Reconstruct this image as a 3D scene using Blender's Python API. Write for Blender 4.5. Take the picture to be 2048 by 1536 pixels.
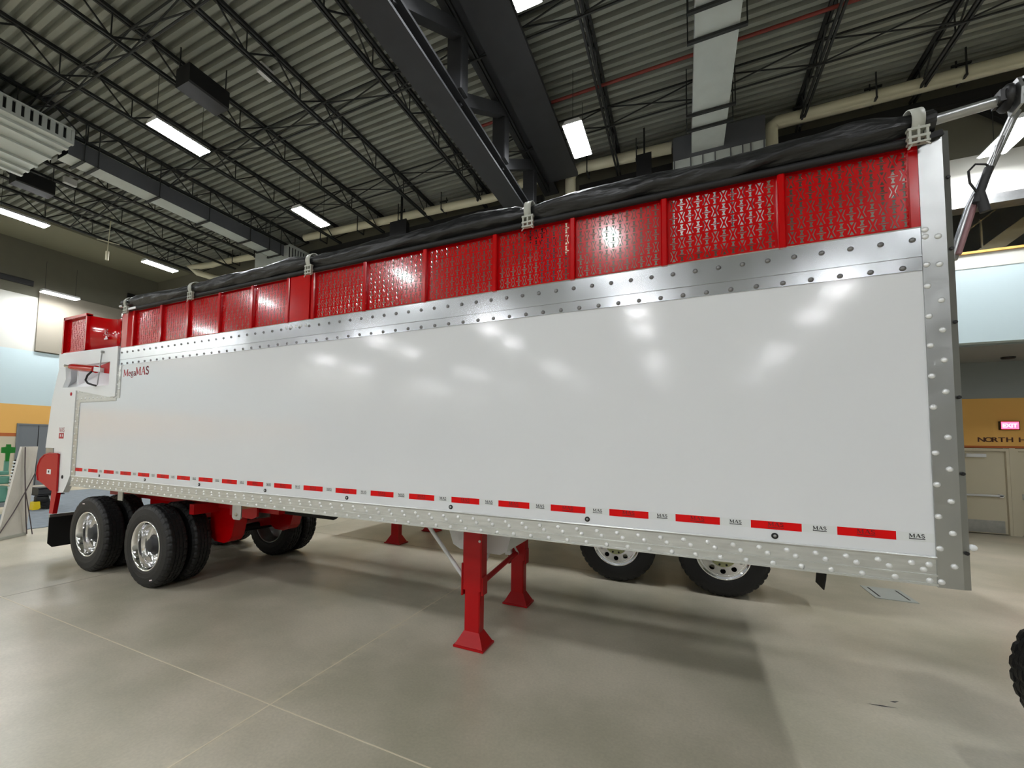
import bpy, bmesh, math, random
from mathutils import Vector, Matrix, noise
from mathutils.geometry import tessellate_polygon
random.seed(7)
SC = bpy.context.scene
COL = SC.collection
for o in list(bpy.data.objects): bpy.data.objects.remove(o)

# ------------------------------------------------------------------ camera, world, exposure
cam = bpy.data.cameras.new('camera'); camo = bpy.data.objects.new('camera', cam); COL.objects.link(camo)
YAW, PITCH, ROLL = -0.4553, 0.0593, 0.0158
fwd = Vector((math.sin(YAW)*math.cos(PITCH), math.cos(YAW)*math.cos(PITCH), math.sin(PITCH)))
rgt = Vector((math.cos(YAW), -math.sin(YAW), 0)); up = rgt.cross(fwd)
r2 = math.cos(ROLL)*rgt + math.sin(ROLL)*up; u2 = -math.sin(ROLL)*rgt + math.cos(ROLL)*up
camo.matrix_world = Matrix((( r2.x, u2.x, -fwd.x, -0.855), (r2.y, u2.y, -fwd.y, -3.482), (r2.z, u2.z, -fwd.z, 2.044), (0,0,0,1)))
cam.sensor_width = 36; cam.lens = 15.2787; cam.shift_x = 0.03997; cam.shift_y = 0.03294
cam.clip_start = 0.05; cam.clip_end = 200
SC.camera = camo
w = bpy.data.worlds.new('world'); SC.world = w; w.use_nodes = True
w.node_tree.nodes['Background'].inputs[0].default_value = (0, 0, 0, 1)
SC.view_settings.view_transform = 'Standard'; SC.view_settings.look = 'None'
SC.view_settings.gamma = 1; SC.view_settings.use_curve_mapping = False
SC.view_settings.exposure = 2.15
LAMP = 30.0          # strength of the lamps' diffusers
SC.cycles.use_denoising = True

# ------------------------------------------------------------------ materials
def lin(c): return tuple(((v/255)/12.92 if v/255 <= .04045 else ((v/255+.055)/1.055)**2.4) for v in c) + (1,)
def mat(name, rgb, rough=.5, metal=0, bump=0, bscale=40, var=0, vscale=3, coat=0, emit=None, estr=1, stretch=None, spec=.5):
    m = bpy.data.materials.new(name); m.use_nodes = True; nt = m.node_tree; N = nt.nodes; L = nt.links
    b = N['Principled BSDF']; c = lin(rgb)
    b.inputs['Base Color'].default_value = c; b.inputs['Roughness'].default_value = rough; b.inputs['Metallic'].default_value = metal
    b.inputs['Specular IOR Level'].default_value = spec
    if coat: b.inputs['Coat Weight'].default_value = coat; b.inputs['Coat Roughness'].default_value = .06
    if emit: b.inputs['Emission Color'].default_value = lin(emit); b.inputs['Emission Strength'].default_value = estr
    if bump or var:
        tc = N.new('ShaderNodeNewGeometry'); vec = tc.outputs['Position']
        if stretch:
            mp = N.new('ShaderNodeMapping'); mp.inputs['Scale'].default_value = stretch; L.new(vec, mp.inputs[0]); vec = mp.outputs[0]
    if var:
        n = N.new('ShaderNodeTexNoise'); n.inputs['Scale'].default_value = vscale; n.inputs['Detail'].default_value = 6; L.new(vec, n.inputs['Vector'])
        r = N.new('ShaderNodeMapRange'); r.inputs[1].default_value = .3; r.inputs[2].default_value = .7; r.inputs[3].default_value = 1-var; r.inputs[4].default_value = 1+var
        L.new(n.outputs[0], r.inputs[0])
        x = N.new('ShaderNodeVectorMath'); x.operation = 'SCALE'; x.inputs[0].default_value = c[:3]; L.new(r.outputs[0], x.inputs['Scale']); L.new(x.outputs[0], b.inputs['Base Color'])
    if bump:
        n = N.new('ShaderNodeTexNoise'); n.inputs['Scale'].default_value = bscale; n.inputs['Detail'].default_value = 2; L.new(vec, n.inputs['Vector'])
        bp = N.new('ShaderNodeBump'); bp.inputs['Strength'].default_value = bump; bp.inputs['Distance'].default_value = .02
        L.new(n.outputs[0], bp.inputs['Height']); L.new(bp.outputs[0], b.inputs['Normal'])
    return m

M = {}
M['white_panel'] = mat('white_panel', (226,229,232), .10, bump=.010, bscale=60, stretch=(3,1,.4), spec=.45)
M['white'] = mat('white_paint', (232,235,236), .35)
M['red'] = mat('red_gloss', (188,0,6), .14, bump=.02, bscale=4, coat=.3, spec=.4)
M['red_dull'] = mat('red_paint', (178,2,12), .38, spec=.35)
M['alu'] = mat('aluminium', (205,208,212), .19, 1, bump=.16, bscale=2.2, var=.05, vscale=2, stretch=(1.4,1,.5))
M['alu_post'] = mat('aluminium_sheet', (176,178,177), .34, 1, bump=.30, bscale=4.5, var=.05)
M['alu_rail'] = mat('aluminium_rail', (206,208,206), .42, 1, var=.10, vscale=3, stretch=(2,1,14), bump=.03, bscale=30)
M['rivet'] = mat('rivet', (236,238,238), .45, .55)
M['rivet_shaded'] = mat('rivet_dark_reflection', (128,128,128), .4, .9)  # same rivets, their dark reflection from below put into the colour
M['chrome'] = mat('polished_aluminium', (240,240,240), .11, 1)
M['tyre'] = mat('rubber', (15,15,16), .55, bump=.25, bscale=120)
M['tarp'] = mat('vinyl_tarp', (22,23,24), .40, bump=.5, bscale=9, stretch=(1,3,3))
M['black'] = mat('black_paint', (18,18,19), .45)
M['rubber'] = mat('black_rubber', (12,12,13), .6)
M['steel_dark'] = mat('dark_steel', (42,43,45), .6, var=.12)
M['joist'] = mat('joist_paint', (30,32,32), .6)
M['deck'] = mat('roof_deck', (140,143,134), .45, var=.16, vscale=.6)
M['grey_steel'] = mat('galvanised_steel', (176,178,178), .35, .9, var=.1, vscale=8)
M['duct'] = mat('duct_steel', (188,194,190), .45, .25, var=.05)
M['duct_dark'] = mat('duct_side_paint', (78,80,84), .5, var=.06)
M['pipe'] = mat('pipe_insulation', (206,202,176), .6)
M['wall'] = mat('wall_paint', (104,102,88), .8, var=.03)
M['wall_grey'] = mat('wall_grey_blue', (140,146,146), .8)
M['cream'] = mat('door_cream', (198,190,166), .55)
M['soffit'] = mat('soffit_paint', (128,126,106), .8)
M['panel_tan'] = mat('acoustic_fabric', (138,131,118), .9, bump=.1, bscale=60)
M['orange'] = mat('orange_paint', (222,172,92), .75)
M['brown'] = mat('brown_stripe', (176,96,46), .7)
M['blue'] = mat('pale_blue_paint', (190,208,212), .75)
M['white_wall'] = mat('white_wall', (200,200,192), .75)
M['lens'] = mat('lamp_lens', (250,250,250), .4, emit=(250,252,255), estr=LAMP)
M['lamp_body'] = mat('lamp_body', (215,216,216), .4)
M['exit'] = mat('exit_face', (240,40,60), .4, emit=(245,60,85), estr=1.6)
M['exit_txt'] = mat('exit_letters', (255,150,170), .4, emit=(255,150,170), estr=1.8)
M['sign_brown'] = mat('sign_letters', (74,34,22), .5)
M['tape_red'] = mat('tape_red', (222,2,8), .35, spec=.2)
M['tape_dark'] = mat('tape_print_dark', (120,4,10), .4)
M['print_black'] = mat('print_black', (30,31,34), .5)
M['print_red'] = mat('print_red', (178,28,44), .4)
M['print_white'] = mat('print_white', (240,220,222), .4)
M['tape_clear'] = mat('tape_white', (222,226,226), .25)
M['carpet'] = mat('grey_carpet', (128,136,142), .95, var=.12, vscale=6)
M['green'] = mat('green_paint', (14,118,30), .45)
M['teal'] = mat('teal_paint', (96,150,130), .45)
M['yellow'] = mat('yellow_paint', (236,206,30), .45)
M['board'] = mat('whitewashed_board', (206,202,192), .6, var=.05, vscale=4)
M['cord'] = mat('cord_rubber', (82,72,72), .7)
M['door_grey'] = mat('grey_door', (112,118,124), .5)
M['strap'] = mat('pale_strap', (176,178,168), .5)
M['hub_green'] = mat('hub_cap_plated', (176,180,140), .3, .8)
M['amber'] = mat('amber_plate', (206,150,110), .5)
M['dusty_pink'] = mat('faded_hose', (150,112,116), .5)
M['dusty_red'] = mat('sprinkler_pipe', (122,44,34), .6)

# polished concrete floor with saw-cut joints
def floor_mat():
    m = bpy.data.materials.new('polished_concrete'); m.use_nodes = True; nt = m.node_tree; N = nt.nodes; L = nt.links
    b = N['Principled BSDF']; g = N.new('ShaderNodeNewGeometry')
    n1 = N.new('ShaderNodeTexNoise'); n1.inputs['Scale'].default_value = .55; n1.inputs['Detail'].default_value = 5; n1.inputs['Roughness'].default_value = .55
    n2 = N.new('ShaderNodeTexNoise'); n2.inputs['Scale'].default_value = 45; n2.inputs['Detail'].default_value = 4
    L.new(g.outputs['Position'], n1.inputs['Vector']); L.new(g.outputs['Position'], n2.inputs['Vector'])
    mf = N.new('ShaderNodeMapRange'); mf.interpolation_type = 'SMOOTHERSTEP'; mf.inputs[1].default_value = .25; mf.inputs[2].default_value = .75; L.new(n1.outputs[0], mf.inputs[0])
    cr = N.new('ShaderNodeMixRGB'); L.new(mf.outputs[0], cr.inputs[0]); cr.inputs[1].default_value = lin((172,168,147)); cr.inputs[2].default_value = lin((214,205,186))
    mr = N.new('ShaderNodeMapRange'); mr.inputs[1].default_value = .3; mr.inputs[2].default_value = .7; mr.inputs[3].default_value = .93; mr.inputs[4].default_value = 1.06
    L.new(n2.outputs[0], mr.inputs[0])
    vm = N.new('ShaderNodeVectorMath'); vm.operation = 'SCALE'; L.new(cr.outputs[0], vm.inputs[0]); L.new(mr.outputs[0], vm.inputs['Scale'])
    # worn pale band along the long joint at x = -3.76
    sx = N.new('ShaderNodeSeparateXYZ'); L.new(g.outputs['Position'], sx.inputs[0])
    def band(sock, c, wdt):
        s = N.new('ShaderNodeMath'); s.operation = 'SUBTRACT'; L.new(sock, s.inputs[0]); s.inputs[1].default_value = c
        a = N.new('ShaderNodeMath'); a.operation = 'ABSOLUTE'; L.new(s.outputs[0], a.inputs[0])
        r = N.new('ShaderNodeMapRange'); r.inputs[1].default_value = wdt; r.inputs[2].default_value = 0; L.new(a.outputs[0], r.inputs[0]); return r.outputs[0]
    wn = N.new('ShaderNodeTexNoise'); wn.inputs['Scale'].default_value = 9; wn.inputs['Detail'].default_value = 8; L.new(g.outputs['Position'], wn.inputs['Vector'])
    wr = N.new('ShaderNodeMapRange'); wr.inputs[1].default_value = .45; wr.inputs[2].default_value = .62; L.new(wn.outputs[0], wr.inputs[0])
    bw = band(sx.outputs[0], -3.76, .12)
    mu = N.new('ShaderNodeMath'); mu.operation = 'MULTIPLY'; L.new(bw, mu.inputs[0]); L.new(wr.outputs[0], mu.inputs[1])
    mu2 = N.new('ShaderNodeMath'); mu2.operation = 'MULTIPLY'; L.new(mu.outputs[0], mu2.inputs[0]); mu2.inputs[1].default_value = .75
    mx = N.new('ShaderNodeMixRGB'); L.new(mu2.outputs[0], mx.inputs[0]); L.new(vm.outputs[0], mx.inputs[1]); mx.inputs[2].default_value = lin((214,204,180))
    L.new(mx.outputs[0], b.inputs['Base Color'])
    rr = N.new('ShaderNodeMapRange'); rr.inputs[1].default_value = .3; rr.inputs[2].default_value = .7; rr.inputs[3].default_value = .285; rr.inputs[4].default_value = .38
    L.new(n1.outputs[0], rr.inputs[0]); L.new(rr.outputs[0], b.inputs['Roughness'])
    b.inputs['Specular IOR Level'].default_value = .55
    bp = N.new('ShaderNodeBump'); bp.inputs['Strength'].default_value = .04; L.new(n2.outputs[0], bp.inputs['Height']); L.new(bp.outputs[0], b.inputs['Normal'])
    return m
M['floor'] = floor_mat()
M['joint'] = mat('joint_filler', (224,214,190), .6)
M['joint_dark'] = mat('joint_filler_dark', (150,144,126), .6)

# ------------------------------------------------------------------ mesh builder
class MB:
    def __init__(s): s.v = []; s.f = []; s.s = []
    def add(s, vs, fs, smooth=False):
        b = len(s.v); s.v += [tuple(v) for v in vs]
        for f in fs: s.f.append([i+b for i in f]); s.s.append(smooth)
        return s
    def box(s, x0, x1, y0, y1, z0, z1):
        return s.add([(x0,y0,z0),(x1,y0,z0),(x1,y1,z0),(x0,y1,z0),(x0,y0,z1),(x1,y0,z1),(x1,y1,z1),(x0,y1,z1)],
            [(0,3,2,1),(4,5,6,7),(0,1,5,4),(1,2,6,5),(2,3,7,6),(3,0,4,7)])
    def cbox(s, x0, x1, y0, y1, z0, z1, c=.01):
        "box with chamfered edges running along its longest side"
        d = [x1-x0, y1-y0, z1-z0]; ax = d.index(max(d))
        lim = [(x0,x1),(y0,y1),(z0,z1)]; a, b2 = [i for i in range(3) if i != ax]
        (p0,p1),(q0,q1) = lim[a], lim[b2]; c = min(c, (p1-p0)*.4, (q1-q0)*.4)
        poly = [(p0+c,q0),(p1-c,q0),(p1,q0+c),(p1,q1-c),(p1-c,q1),(p0+c,q1),(p0,q1-c),(p0,q0+c)]
        vs = []
        for e in lim[ax]:
            for p, q in poly:
                v = [0,0,0]; v[ax] = e; v[a] = p; v[b2] = q; vs.append(v)
        n = 8; return s.add(vs, [[i,(i+1)%n,n+(i+1)%n,n+i] for i in range(n)] + [list(range(n))[::-1], list(range(n,2*n))])
    def prism(s, poly, axis, a, b):
        "poly of 2-D points in the plane across the axis, extruded from a to b"
        n = len(poly); vs = []
        for e in (a, b):
            for p, q in poly:
                vs.append({'x':(e,p,q),'y':(p,e,q),'z':(p,q,e)}[axis])
        return s.add(vs, [[i,(i+1)%n,n+(i+1)%n,n+i] for i in range(n)] + [list(range(n))[::-1], list(range(n,2*n))])
    def tube(s, pts, r, n=8, cap=True):
        pts = [Vector(p) for p in pts]; rs = r if isinstance(r, (list,tuple)) else [r]*len(pts)
        vs = []; prev = None
        for i, p in enumerate(pts):
            t = (pts[min(i+1,len(pts)-1)] - pts[max(i-1,0)]).normalized()
            if prev is None: a = t.orthogonal().normalized()
            else: a = (prev - t*prev.dot(t)).normalized()
            prev = a; b = t.cross(a)
            for k in range(n):
                q = 2*math.pi*k/n; vs.append(p + (a*math.cos(q)+b*math.sin(q))*rs[i])
        fs = [[i*n+k, i*n+(k+1)%n, (i+1)*n+(k+1)%n, (i+1)*n+k] for i in range(len(pts)-1) for k in range(n)]
        s.add(vs, fs, n > 5)
        if cap: s.add(vs[:n], [list(range(n))[::-1]]); s.add(vs[-n:], [list(range(n))])
        return s
    def bar(s, a, b, wd, ht):
        "rectangular bar from a to b"
        a, b = Vector(a), Vector(b); t = (b-a).normalized(); u = t.cross(Vector((0,0,1)))
        if u.length < 1e-3: u = Vector((1,0,0))
        u.normalize(); v = u.cross(t)
        vs = [p + u*sx*wd/2 + v*sy*ht/2 for p in (a,b) for sx,sy in ((-1,-1),(1,-1),(1,1),(-1,1))]
        return s.add(vs, [(0,1,5,4),(1,2,6,5),(2,3,7,6),(3,0,4,7),(3,2,1,0),(4,5,6,7)])
    def lathe(s, prof, c, n=40, axis='y', smooth=True, rmod=None):
        "prof = (radius, along); c = centre"
        vs = []; m = len(prof)
        for k in range(n):
            q = 2*math.pi*k/n
            for j, (r, h) in enumerate(prof):
                rr = r + (rmod(j, k) if rmod else 0)
                a, b = rr*math.cos(q), rr*math.sin(q)
                vs.append({'y':(c[0]+a, c[1]+h, c[2]+b),'z':(c[0]+a, c[1]+b, c[2]+h),'x':(c[0]+h, c[1]+a, c[2]+b)}[axis])
        fs = [[k*m+j, ((k+1)%n)*m+j, ((k+1)%n)*m+j+1, k*m+j+1] for k in range(n) for j in range(m-1)]
        return s.add(vs, fs, smooth)
    def holed(s, outer, holes, f):
        "flat plate with holes; f maps (p,q) to 3-D"
        tri = tessellate_polygon([[Vector((p,q,0)) for p,q in L] for L in [outer]+holes])
        fl = [p for L in [outer]+holes for p in L]
        return s.add([f(p,q) for p,q in fl], [list(t) for t in tri])
    def mesh(s, name, mats, o=(0,0,0)):
        me = bpy.data.meshes.new(name); me.from_pydata([(v[0]-o[0],v[1]-o[1],v[2]-o[2]) for v in s.v], [], s.f)
        me.polygons.foreach_set('use_smooth', s.s)
        bm = bmesh.new(); bm.from_mesh(me); bmesh.ops.recalc_face_normals(bm, faces=bm.faces); bm.to_mesh(me); bm.free()
        me.materials.append(mats); return me

ORG = {}
def raw(name, me, parent=None, loc=(0,0,0)):
    o = bpy.data.objects.new(name, me); COL.objects.link(o); o.location = loc
    if parent is not None:
        o.parent = parent; ORG[o.name] = ORG[parent.name]
    else: ORG[o.name] = (0,0,0)
    return o
def part(name, mb, m, parent, kind=None, label=None):
    og = ORG[parent.name]; o = raw(name, mb.mesh(name, M[m] if isinstance(m,str) else m, og), parent)
    if kind: o['kind'] = kind
    if label: o['label'] = label
    return o
def inst(name, me, parent, pos, label=None, rot=None, scale=None):
    og = ORG[parent.name]; o = raw(name, me, parent, (pos[0]-og[0], pos[1]-og[1], pos[2]-og[2]))
    if rot: o.rotation_euler = rot
    if scale: o.scale = scale
    if label: o['label'] = label
    return o
def thing(name, label, cat, loc, group=None):
    o = bpy.data.objects.new(name, None); COL.objects.link(o); o.location = loc; o.empty_display_size = .1
    ORG[o.name] = tuple(loc); o['label'] = label; o['category'] = cat
    if group: o['group'] = group
    return o
def solo(name, mb, m, label, cat, group=None):
    o = raw(name, mb.mesh(name, M[m])); o['label'] = label; o['category'] = cat
    if group: o['group'] = group
    return o
def struct(name, mb, m, parent=None):
    o = raw(name, mb.mesh(name, M[m] if isinstance(m,str) else m), parent)
    if parent is None: o['kind'] = 'structure'
    return o
def copy_thing(src, loc, label, group=None):
    r = src.copy(); COL.objects.link(r); r.location = loc; r['label'] = label
    if group: r['group'] = group
    ORG[r.name] = tuple(loc)
    for ch in list(src.children):
        c = ch.copy(); COL.objects.link(c); c.parent = r
        for g in list(ch.children):
            d = g.copy(); COL.objects.link(d); d.parent = c
    return r

# stroke lettering with serifs: each glyph = list of (polyline, width)
def arc(cx, cy, rx, ry, a0, a1, n=10): return [(cx+rx*math.cos(math.radians(a0+(a1-a0)*i/n)), cy+ry*math.sin(math.radians(a0+(a1-a0)*i/n))) for i in range(n+1)]
GL = {
 'M': (1.05, [([(.12,0),(.14,1)],.06),([(.14,1),(.5,.12)],.15),([(.5,.12),(.9,1)],.06),([(.9,1),(.92,0)],.15),([(0,.02),(.25,.02)],.05),([(.78,.02),(1.05,.02)],.05),([(0,.98),(.2,.98)],.05),([(.86,.98),(1.05,.98)],.05)]),
 'A': (.95, [([(.1,0),(.48,1)],.06),([(.48,1),(.84,0)],.15),([(.24,.36),(.7,.36)],.06),([(0,.02),(.22,.02)],.05),([(.7,.02),(.95,.02)],.05)]),
 'S': (.62, [(arc(.32,.75,.22,.22,35,270),.11),(arc(.32,.26,.24,.24,90,-150),.11),([(.54,.95),(.54,.78)],.05),([(.06,.05),(.06,.24)],.05)]),
 'e': (.52, [(arc(.26,.3,.21,.27,0,300),.09),([(.06,.33),(.47,.33)],.06)]),
 'g': (.55, [(arc(.24,.38,.17,.2,0,360,14),.08),(arc(.26,-.1,.23,.15,0,360,14),.07),([(.3,.56),(.52,.6)],.06),([(.12,.2),(.12,.04)],.06)]),
 'a': (.52, [(arc(.2,.18,.16,.17,0,360,12),.08),([(.38,0),(.38,.42)],.1),(arc(.22,.42,.16,.16,0,150),.08),([(.34,.02),(.52,.02)],.05)]),
}
def lettering(txt, h, f, sx=1.0, extra=(), bold=1.0):
    "flat stroke lettering of cap height h; f maps (p,q) to 3-D"
    mb = MB(); x = 0
    def stroke(pl, wd):
        for (ax,ay),(bx,by) in zip(pl, pl[1:]):
            dx, dy = bx-ax, by-ay; l = math.hypot(dx,dy) or 1; ex = .25*wd if len(pl) > 2 else 0
            ux, uy = dx/l, dy/l; nx, ny = -uy*wd/2, ux*wd/2
            ax, ay, bx, by = ax-ux*ex, ay-uy*ex, bx+ux*ex, by+uy*ex
            mb.add([f((ax+nx)*h*sx, (ay+ny)*h), f((ax-nx)*h*sx, (ay-ny)*h), f((bx-nx)*h*sx, (by-ny)*h), f((bx+nx)*h*sx, (by+ny)*h)], [(0,1,2,3)])
    for ch in txt:
        wd, st = GL[ch]
        for pl, sw in st: stroke([(p+x, q) for p, q in pl], sw*bold)
        x += wd + .06
    for pl, sw in extra: stroke(pl, sw)
    return mb
def font_mesh(txt, size, ext=.004):
    c = bpy.data.curves.new('t', 'FONT'); c.body = txt; c.size = size; c.extrude = ext; c.offset = .012*size
    o = bpy.data.objects.new('t', c); COL.objects.link(o); bpy.context.view_layer.update()
    me = bpy.data.meshes.new_from_object(o.evaluated_get(bpy.context.evaluated_depsgraph_get()))
    bpy.data.objects.remove(o); return me

# ================================================================== BUILDING
XL, XR, YF, YB, ZD = -25.5, 18.0, 9.3, -52.0, 10.3
struct('floor', MB().box(XL-.3, XR+.3, YB-.3, 13, -.3, 0), 'floor')
fl = bpy.data.objects['floor']
for i, (x, m, wd) in enumerate([(-3.76,'joint',.012), (-8.67,'joint_dark',.008)]):
    part('floor_joint', MB().box(x-wd/2, x+wd/2, -20, YF, -.01, .0012), m, fl)
for y, m, wd in [(-1.01,'joint',.010), (3.9,'joint_dark',.010), (-5.9,'joint',.010)]:
    part('floor_joint', MB().box(XL, (-2.2 if y > 0 else 14), y-wd/2, y+wd/2, -.01, .0014), m, fl)

# corrugated roof deck: ribs run along x
mb = MB(); prof = []; y = YB
while y < 13:
    prof += [(y,ZD),(y+.095,ZD),(y+.115,ZD+.12),(y+.195,ZD+.12)]; y += .215
top = [(p[0],p[1]) for p in prof]; n = len(top)
mb.add([(XL,a,b) for a,b in top]+[(XR,a,b) for a,b in top], [[i,i+1,n+i+1,n+i] for i in range(n-1)])
struct('ceiling', mb, 'deck')
mb = MB().box(XL-.3, XR+.3, YB-.3, 13.3, ZD+.14, ZD+.3); part('roof_board', mb, 'deck', bpy.data.objects['ceiling'])
# flat plaster ceiling strip along the left wall
struct('trim_1', MB().box(XL, -22.6, -20, YF, 10.2, 10.29), 'soffit')

# walls
def band_wall(name, segs, box):
    "wall piece with painted bands; the bands share one wall and are thin coats proud by a few millimetres"
    return None
struct('wall_left', MB().box(XL-.3, XL, YB, YF+.3, 0, ZD+.1), 'wall')
wl = bpy.data.objects['wall_left']
part('painted_band', MB().box(XL, XL+.012, -20, YF, 0.0, 2.04), 'cream', wl)
part('painted_band', MB().box(XL, XL+.016, -20, YF, 2.04, 2.18), 'brown', wl)
part('painted_band', MB().box(XL, XL+.012, -20, YF, 2.18, 3.37), 'orange', wl)
part('painted_band', MB().box(XL, XL+.012, -20, YF, 3.37, 5.64), 'blue', wl)
part('painted_band', MB().box(XL, XL+.012, -50, 4.72, 5.64, 7.95), 'white_wall', wl)
part('acoustic_panel', MB().cbox(XL, XL+.10, 4.72, 9.2, 5.66, 8.3, .02), 'panel_tan', wl, label='tan acoustic panel')
struct('wall_right', MB().box(XR, XR+.3, YB, 13, 0, ZD+.1), 'white_wall')
struct('wall_front', MB().box(XL, XR, YB-.3, YB, 0, ZD+.1), 'white_wall')
# back wall: solid left of the mezzanine, open under and over its parapet
XM = 3.4
struct('wall_back', MB().box(XL, XM, YF, YF+.3, 0, ZD+.1).box(XM, XR, YF, YF+.3, 8.32, ZD+.1), 'wall')
wb = bpy.data.objects['wall_back']
part('painted_band', MB().box(XL, XM, YF-.012, YF, 3.37, 5.64), 'blue', wb)
part('painted_band', MB().box(XL, XM, YF-.012, YF, 2.18, 3.37), 'orange', wb)
struct('trim_2', MB().box(XM, XR, YF-.10, YF+.3, 7.42, 8.34), 'white_wall')       # bright fascia over the mezzanine opening
part('fascia_edge', MB().box(XM, XR, YF-.16, YF+.2, 7.22, 7.42), 'grey_steel', bpy.data.objects['trim_2'])
struct('trim_3', MB().box(XM, XR, YF, YF+.25, 4.34, 5.93), 'blue')                # parapet
tr3 = bpy.data.objects['trim_3']
part('parapet_band', MB().box(XM, XR, YF-.01, YF+.25, 5.93, 6.24), 'white_wall', tr3)
part('parapet_cap', MB().box(XM, XR, YF-.05, YF+.30, 6.24, 6.29), 'orange', tr3)
struct('trim_4', MB().box(XM, XR, YF+.25, 13, 4.30, 4.5), 'wall_grey')             # mezzanine slab: soffit over the doors
part('soffit_fitting', MB().lathe([(0,4.25),(.10,4.25),(.12,4.27),(.12,4.31)], (6.1,11.3,0), 20, 'z'), 'black', bpy.data.objects['trim_4'])
struct('trim_5', MB().box(XM, XR, 13, 13.3, 4.4, ZD+.1).box(XM-.2, XM, YF+.3, 13.3, 4.5, ZD+.1), 'wall_grey')    # mezzanine room
# recessed door wall
YD = 12.0
struct('wall_back_recess', MB().box(XM, XR, YD, YD+.3, 3.38, 4.4), 'wall_grey')
wr = bpy.data.objects['wall_back_recess']
part('painted_band', MB().box(XM, XR, YD, YD+.3, 2.19, 3.38), 'orange', wr)
part('painted_band', MB().box(XM, XR, YD-.01, YD+.3, 2.14, 2.19), 'brown', wr)
part('painted_band', MB().box(XM, 5.10, YD, YD+.3, 0, 2.14).box(7.55, XR, YD, YD+.3, 0, 2.14), 'cream', wr)
struct('wall_recess_side', MB().box(XM-.2, XM, YF+.3, YD+.3, 0, 4.4), 'cream')
# two door leaves with frame
def door(name, x0, x1):
    d = raw(name, MB().box(x0+.05, x1-.05, YD+.04, YD+.09, .02, 2.05).mesh(name, M['cream'])); d['kind'] = 'structure'
    part('door_frame', MB().box(x0-.06,x0+.045,YD-.02,YD+.2,0,2.13).box(x1-.045,x1+.06,YD-.02,YD+.2,0,2.13).box(x0+.045,x1-.045,YD-.02,YD+.2,2.055,2.13), 'cream', d)
    part('panic_bar', MB().cbox(x0+.12,x1-.12,YD-.05,YD-.01,.93,.98,.012).box(x0+.1,x0+.2,YD-.06,YD+.04,.89,1.02).box(x1-.2,x1-.14,YD-.05,YD+.04,.92,.99), 'lamp_body', d)
    part('door_closer', MB().cbox(x0+.32,x0+.68,YD-.05,YD+.04,1.90,1.99,.01), 'lamp_body', d)
    part('kick_plate', MB().box(x0+.1,x1-.1,YD+.03,YD+.04,.04,.34), 'grey_steel', d)
door('door_1', 5.25, 6.33); door('door_2', 6.45, 7.5)
struct('trim_6', MB().box(6.39,6.39+.0,YD-.02,YD+.02,0,2.13).box(6.34,6.44,YD-.03,YD+.2,0,2.14), 'cream')
# exit sign and lettering
t = thing('exit_sign', 'small lit red exit sign above the lettering on the orange wall', 'sign', (6.36,YD,2.7))
part('sign_case', MB().cbox(6.19,6.53,YD-.07,YD,2.59,2.80,.01), 'black', t)
part('sign_face', MB().box(6.21,6.51,YD-.076,YD-.07,2.61,2.785), 'exit', t)
me = font_mesh('EXIT', .13, .002); me.materials.append(M['exit_txt'])
inst('sign_letters', me, t, (6.225,YD-.08,2.65), rot=(math.pi/2,0,0), scale=(.95,1,1))
t = thing('wall_lettering', 'brown lettering reading NORTH H on the orange wall over the doors', 'sign', (5.8,YD,2.29))
xx = 5.80
for ch in 'NORTH H':
    if ch != ' ':
        me = font_mesh(ch, .165, .008); me.materials.append(M['sign_brown'])
        inst('letter', me, t, (xx,YD-.009,2.29), rot=(math.pi/2,0,0), scale=(1.15,1,1))
    xx += .125 if ch != ' ' else .09
# grey double door at the left end, with the black wall slots
d = raw('door_3', MB().box(XL+.012,XL+.05,4.42,5.02,0,2.52).box(XL+.012,XL+.05,5.05,5.66,0,2.52).mesh('door_3', M['door_grey'])); d['kind'] = 'structure'
part('door_gap', MB().box(XL+.012,XL+.03,5.02,5.05,0,2.52), 'black', d)
part('door_frame', MB().box(XL+.0,XL+.07,4.36,4.42,0,2.58).box(XL,XL+.07,5.66,5.72,0,2.58).box(XL,XL+.07,4.42,5.66,2.52,2.58), 'door_grey', d)
solo('wall_vent', MB().cbox(XL+.0,XL+.08,2.6,4.52,8.36,8.60,.02), 'black', 'long black slot vent high on the left wall at the edge of the photo', 'vent')
solo('wall_vent', MB().cbox(XL+.0,XL+.12,7.95,9.15,8.95,9.2,.02), 'black', 'short black slot vent high on the left wall near the tarp end', 'vent')

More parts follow.
